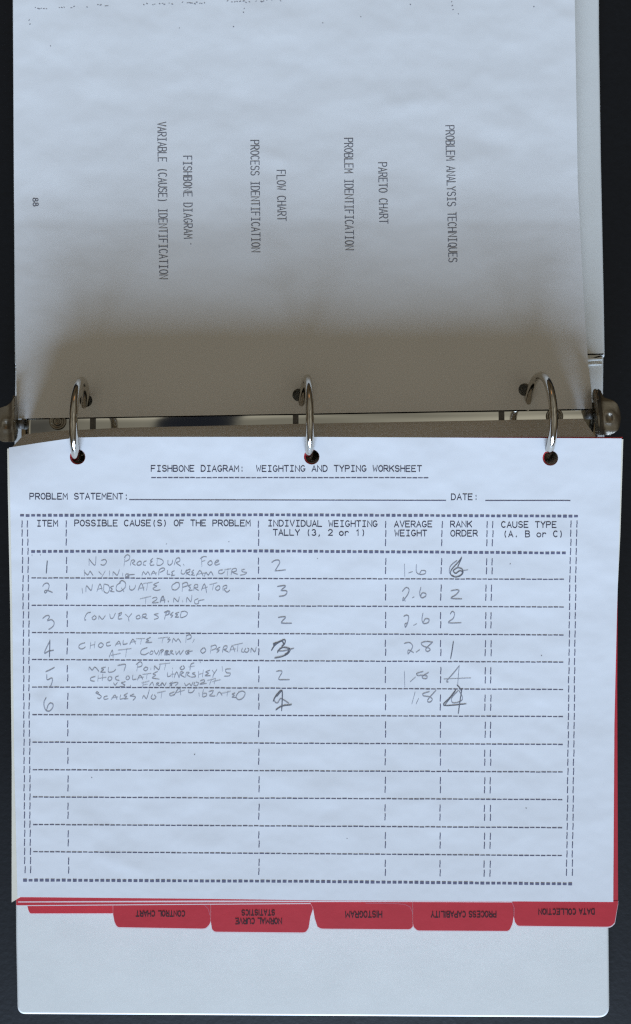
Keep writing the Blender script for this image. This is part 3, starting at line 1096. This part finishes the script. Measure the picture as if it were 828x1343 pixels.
ink.hand(210, 865, 5.914, [
    [(172, 54), (155, 70), (170, 82), (191, 68), (180, 52)], [(233, 84), (240, 42), (264, 30)], [(224, 60), (267, 55)], [(311, 20), (314, 26)],
    [(58, 105), (60, 135), (86, 128)], [(97, 92), (95, 142)], [(85, 118), (117, 115)], [(110, 142), (130, 100), (146, 142)], [(150, 142), (160, 100), (182, 105), (160, 122), (192, 140)],
    [(200, 140), (205, 105), (227, 105), (210, 122), (237, 138)], [(273, 105), (250, 112), (270, 122), (275, 136), (243, 140)], [(301, 95), (298, 142)], [(336, 85), (330, 136)],
    [(300, 118), (335, 110)], [(388, 85), (355, 100), (377, 110), (350, 128), (392, 128)], [(405, 85), (421, 108)], [(442, 80), (416, 120), (410, 142)], [(482, 58), (485, 92)],
    [(548, 75), (510, 80), (516, 105), (545, 110), (536, 130), (498, 132)],
    [(0, 206), (18, 186), (34, 206)], [(97, 175), (90, 212)], [(80, 190), (127, 180), (140, 186), (118, 206)], [(190, 185), (202, 206), (228, 190), (242, 206), (257, 178)],
    [(272, 180), (262, 200), (285, 206), (299, 186), (280, 178)], [(312, 168), (340, 160), (345, 175), (310, 194), (362, 188)], [(368, 166), (432, 150)], [(400, 160), (385, 197)],
    [(432, 155), (420, 192)], [(408, 175), (468, 160)],
    [(112, 255), (75, 270), (85, 285), (112, 275)], [(108, 282), (150, 222), (161, 276)], [(120, 262), (192, 240)], [(225, 238), (222, 258), (250, 258), (267, 238)],
    [(302, 263), (305, 287)], [(337, 238), (330, 290), (360, 285), (358, 265), (335, 268)], [(378, 252), (412, 245), (405, 265), (385, 285), (428, 286)],
    [(440, 287), (460, 255), (482, 282)], [(478, 266), (547, 250)], [(525, 250), (520, 286)], [(582, 262), (560, 272), (577, 282), (560, 295), (592, 298)],
    [(612, 255), (590, 290), (610, 315), (645, 300), (661, 265), (640, 248), (608, 258)]], PW)
ink.hand(25, 725, 11.83, [
    [(368, 525), (400, 485), (445, 478), (468, 510), (460, 560), (420, 625), (395, 615), (410, 590), (450, 592), (520, 622)],
    [(370, 1025), (420, 985), (460, 980), (472, 1010), (442, 1058), (505, 1045), (545, 1085), (535, 1140), (490, 1180), (462, 1192)], [(200, 36), (205, 48)], [(330, 32), (336, 42)]], 1.0)
ink.hand(25, 825, 11.19, [
    [(452, 185), (375, 355), (440, 330), (508, 318)], [(395, 632), (455, 606), (522, 570)], [(408, 680), (410, 740), (432, 748), (480, 725), (493, 760), (472, 830), (450, 862)],
    [(400, 1015), (370, 1070), (370, 1140), (400, 1200), (450, 1208), (495, 1160), (500, 1110), (465, 1090), (430, 1120), (408, 1185)]], 1.1)
ink.hand(340, 725, 10.35, [
    [(172, 136), (215, 108), (265, 105), (280, 140), (250, 195), (216, 248)], [(216, 250), (290, 245), (360, 236)], [(248, 463), (340, 450), (355, 465), (300, 515), (365, 520), (378, 550), (345, 585), (272, 598)],
    [(260, 883), (345, 872), (355, 890), (305, 945), (322, 961), (442, 962)]], 1.1)
ink.hand(340, 825, 10.35, [
    [(234, 580), (295, 572), (310, 598), (265, 685), (340, 693), (412, 692)], [(200, 960), (220, 1000), (255, 1005), (290, 950), (330, 965), (402, 1012)], [(255, 300), (330, 302), (472, 266)]], 1.0)
ink.hand(510, 725, 5.914, [
    [(122, 92), (125, 187)], [(155, 158), (184, 149)], [(215, 94), (215, 150), (240, 170), (280, 166), (286, 145), (256, 140), (240, 166)],
    [(106, 302), (135, 272), (158, 286), (150, 322), (120, 366), (108, 372), (115, 350), (128, 378)], [(183, 352), (198, 344)], [(250, 272), (240, 320), (256, 352), (286, 340), (287, 320), (260, 315), (246, 345)],
    [(117, 496), (140, 487), (155, 502), (146, 550), (130, 580), (126, 556), (148, 548)], [(193, 566), (217, 553)], [(266, 473), (258, 520), (270, 551), (306, 545), (313, 520), (285, 515), (268, 545)],
    [(483, 298), (530, 290), (546, 300), (520, 330), (484, 356), (568, 360)], [(478, 477), (495, 457), (511, 475), (500, 512), (464, 545), (562, 545)],
    [(530, 62), (482, 102), (470, 150), (488, 180)], [(572, 142), (614, 134)]], 1.0)
ink.hand(510, 830, 5.914, [
    [(120, 86), (160, 78), (186, 105), (170, 142), (150, 166), (154, 136), (193, 156)], [(213, 153), (240, 134)], [(342, 76), (292, 70), (254, 82), (266, 105), (308, 120), (322, 135), (300, 148), (288, 128), (338, 78)],
    [(122, 303), (125, 422)], [(168, 382), (208, 346)], [(268, 303), (218, 318), (226, 334), (262, 332), (298, 340), (292, 358), (266, 356), (262, 340), (310, 310)],
    [(548, 258), (500, 318), (450, 376), (462, 384)], [(547, 258), (535, 408)], [(428, 360), (637, 352)],
    [(205, 463), (180, 553)], [(213, 553), (232, 513)], [(316, 458), (266, 475), (272, 492), (318, 500), (338, 520), (320, 541), (302, 525), (368, 448)],
    [(540, 450), (488, 510), (500, 546), (560, 532), (572, 502), (545, 452)]], 1.0)
ink.build('pencil_writing', M_pencil, ws)
# heavy strokes
ink = Ink(z_low, 0.0046)
ink.hand(25, 725, 11.83, [[(440, 132), (432, 220), (425, 318)]], 1.22)
ink.hand(25, 825, 11.19, [[(454, 172), (452, 290), (448, 415)]], 1.12)
ink.hand(340, 825, 10.35, [
    [(168, 294), (210, 230), (260, 190), (330, 150), (356, 162), (346, 205), (308, 238)], [(192, 206), (245, 190), (292, 172)], [(195, 222), (300, 166), (338, 214)], [(318, 160), (330, 215)],
    [(250, 322), (268, 290), (320, 255), (400, 265), (420, 295), (380, 345), (300, 380), (212, 397)], [(258, 300), (285, 268)], [(400, 275), (392, 320), (350, 352)],
    [(192, 982), (230, 910), (300, 838), (316, 900), (306, 1112)], [(300, 850), (240, 920)], [(228, 1102), (310, 1050), (442, 1030)]], 1.35)
ink.hand(510, 725, 5.914, [
    [(566, 38), (540, 75), (490, 130), (480, 165), (500, 186), (545, 186), (576, 160), (570, 130), (535, 118), (498, 142)], [(566, 42), (552, 75), (535, 112)], [(500, 146), (520, 162), (550, 142), (572, 150), (560, 176), (520, 190), (492, 178)]], 1.03)
ink.hand(510, 830, 5.914, [[(502, 70), (492, 140), (480, 203)], [(503, 74), (494, 130)], [(522, 443), (475, 505), (428, 565), (602, 552)], [(568, 436), (552, 540), (540, 628)], [(530, 408), (552, 430), (562, 452)], [(515, 458), (440, 556)]], 1.17)
ink.build('heavy_pencil_writing', M_pencilb, ws)
# stray flecks on the photocopy
ink = Ink(z_low, 0.0022)
for x, y in ((218, 714), (669, 740), (416, 733), (300, 711), (120, 1020), (588, 1010), (710, 860), (255, 990), (455, 1100), (690, 1060)):
    ink.stroke([(x, y), (x + .8, y + random.uniform(-.6, .6))], random.uniform(.6, 1.1))
ink.build('copier_specks', M_speck, ws)


# ------------------------------------------------------------------ red tab dividers
def ngon(mb, pts, zf, dz, thick, mi=0):
    a = [mb.vert(on(px, py, zf, dz)) for px, py in pts]
    b = [mb.vert((mb.v[k][0], mb.v[k][1], mb.v[k][2] - thick)) for k in a]
    mb.face(a, mi)
    mb.face(list(reversed(b)), mi)
    n = len(a)
    for k in range(n):
        mb.face((a[k], b[k], b[(k + 1) % n], a[(k + 1) % n]), mi)


def rounded(pts, t=0.35, n=3):
    """soften the marked corners of an outline: a point is (px, py) or (px, py, radius)"""
    out_ = []
    m = len(pts)
    for i, p in enumerate(pts):
        if len(p) == 2:
            out_.append(p)
            continue
        a, b = pts[i - 1], pts[(i + 1) % m]
        va, vb = Vector((a[0] - p[0], a[1] - p[1])), Vector((b[0] - p[0], b[1] - p[1]))
        rr = p[2]
        s = Vector(p[:2]) + va.normalized() * min(rr, va.length * .45)
        e = Vector(p[:2]) + vb.normalized() * min(rr, vb.length * .45)
        for k in range(6):
            u = k / 5
            q = (1 - u) ** 2 * s + 2 * u * (1 - u) * Vector(p[:2]) + u * u * e
            out_.append((q.x, q.y))
    return out_


DIV_T = [(14, 589), (50, 583), (81, 578.4), (101, 575.6), (140, 574.6), (400, 574.2), (560, 573.6), (680, 573.0), (816.5, 573.2)]
DIV_GROUP = 'red tab dividers in the lower stack'


def divider(label, depth, bottom, left, right, outline, words, lx=0.0, curve=None, top=None, zf=z_low, hr=9.8):
    e = empty('tab_divider', (0, 1.0, zf(0, 1.0) - depth))
    tag(e, label, 'divider', DIV_GROUP)
    hl = [(h[0] + lx, h[1] - 0.6) for h in HOLES]
    sheet('card', top or DIV_T, bottom, left, right, zf, [M_red, M_core], parent=e, holes=hl if zf is z_low else (), hr=hr, step=16, dz=-depth, rim=1.1)
    # the tab: red film over a white core that shows as a bright cut edge
    mb = MB()
    film = rounded(outline)
    ngon(mb, film, zf, -depth + 0.0035, 0.003, 0)
    if curve:  # lighter ribbon painted as the highlight on the film's rounded corner
        ik = Ink(zf, -depth + 0.0042)
        ik.stroke(curve, 0.8, 1)
        off = len(mb.v)
        mb.v += ik.mb.v
        for f in ik.mb.f:
            mb.face([k + off for k in f], 1)
    tab = mb.build('tab', [M_film, M_filmhighlight], e)
    recalc(tab)
    mb = MB()
    cx = sum(p[0] for p in film) / len(film)
    ymin = min(p[1] for p in film)
    core = [(px + (0.25 if px > cx else -0.25), py + 1.4 if py > ymin + 9 else py) for px, py in film]
    ngon(mb, core, zf, -depth + 0.0003, 0.006)
    recalc(mb.build('cut_edge', M_core, tab))
    if words:
        ik = Ink(zf, -depth + 0.0075)
        for txt, xr, xl, yb, yt in words:
            type_line(ik, txt, xr, yb, xl, yb + (0.3 if xr > 500 else 0.1), yt - yb, 3.6, 1.15, prop=True)
        ik.build('lettering', M_tabink, tab)
    return e


DL = [(589, 14), (1000, 20.5), (1186, 24)]
divider('red divider with DATA COLLECTION tab, whose edge shows down the right side of the worksheet', 0.018,
        [(24.5, 1183.4), (270, 1182.2), (430, 1182.6), (810.8, 1184)], DL,
        [(572.4, 816.6), (650, 814.5), (770, 810.2), (900, 809.6), (1184, 810.8)],
        [(672, 1181.5), (674.3, 1190), (674.2, 1202), (675.5, 1209), (679, 1214.2, 3), (801, 1215.6, 6), (806.4, 1210), (810.6, 1186), (810.8, 1181.5)],
        [('DATA COLLECTION', 779.7, 705.6, 1192.4, 1199.4)], lx=1.5, curve=[(672.3, 1184.5), (674.6, 1191), (674.4, 1202)])
divider('red divider with PROCESS CAPABILITY tab, right of the HISTOGRAM one', 0.030,
        [(24.0, 1183.6), (430, 1183), (805, 1183)], DL, [(572.4, 814), (800, 807.5), (1183, 805)],
        [(541.6, 1181), (541.8, 1212), (543, 1216), (547.5, 1220.4, 3), (668, 1221.0, 4), (672.5, 1211, 3), (674.5, 1196), (673.5, 1181)],
        [('PROCESS CAPABILITY', 650.8, 564.4, 1195.6, 1203.0)], lx=1.0)
divider('red divider with HISTOGRAM tab between the NORMAL CURVE and PROCESS CAPABILITY tabs', 0.040,
        [(21.5, 1188.4), (200, 1187), (406, 1185.6), (800, 1184)], [(589, 14), (1000, 19.5), (1188, 21.5)], [(572.4, 812), (800, 806), (1184, 800)],
        [(406.5, 1183), (410.9, 1191, 4), (413, 1204), (416.5, 1215), (421, 1218.0, 4), (538.5, 1218.8, 3), (543, 1213), (544, 1203), (544, 1183)],
        [('HISTOGRAM', 500.9, 451.8, 1195.6, 1203.4)], lx=0.5,
        curve=[(480, 1184.6), (515, 1184.8), (531, 1186), (538, 1189.5), (541, 1196), (542.5, 1206), (543, 1212)])
divider('red divider with two-line NORMAL CURVE STATISTICS tab', 0.050,
        [(24.5, 1184), (410, 1184), (800, 1182)], DL, [(572.4, 812), (800, 806), (1182, 800)],
        [(276.8, 1182), (276.6, 1208), (278.4, 1218.5), (281.5, 1222.0, 3), (401, 1223.0, 4), (404.9, 1217), (407.2, 1202), (410.6, 1192), (410.6, 1182)],
        [('NORMAL CURVE', 369.5, 307.7, 1204.8, 1211.8), ('STATISTICS', 360.4, 316.0, 1193.8, 1200.6)], lx=0.2)
divider('red divider with CONTROL CHART tab, left of the NORMAL CURVE one', 0.060,
        [(24.5, 1183), (410, 1183), (800, 1181)], DL, [(572.4, 812), (800, 806), (1181, 800)],
        [(148.4, 1182), (148.6, 1199), (150.2, 1208), (153.5, 1216.0, 4), (269.5, 1218.0, 4), (275, 1212.6, 4), (276.6, 1207.5), (276.6, 1182)],
        [('CONTROL CHART', 242.5, 177.3, 1195.0, 1202.0)], lx=0.0, curve=[(258, 1184), (268, 1186.5), (273.5, 1192), (275.3, 1200)])
divider('red divider with a short blank tab stub, lowest and leftmost of the dividers', 0.0,
        [(36, 1190), (400, 1188), (780, 1188)], [(640, 40), (1190, 36)], [(640, 780), (1188, 780)],
        [(36.0, 1188), (37.6, 1194), (39.5, 1198.0, 2), (152, 1197.8), (152, 1186)], None, top=[(40, 640), (780, 640)], zf=flat(0.446))
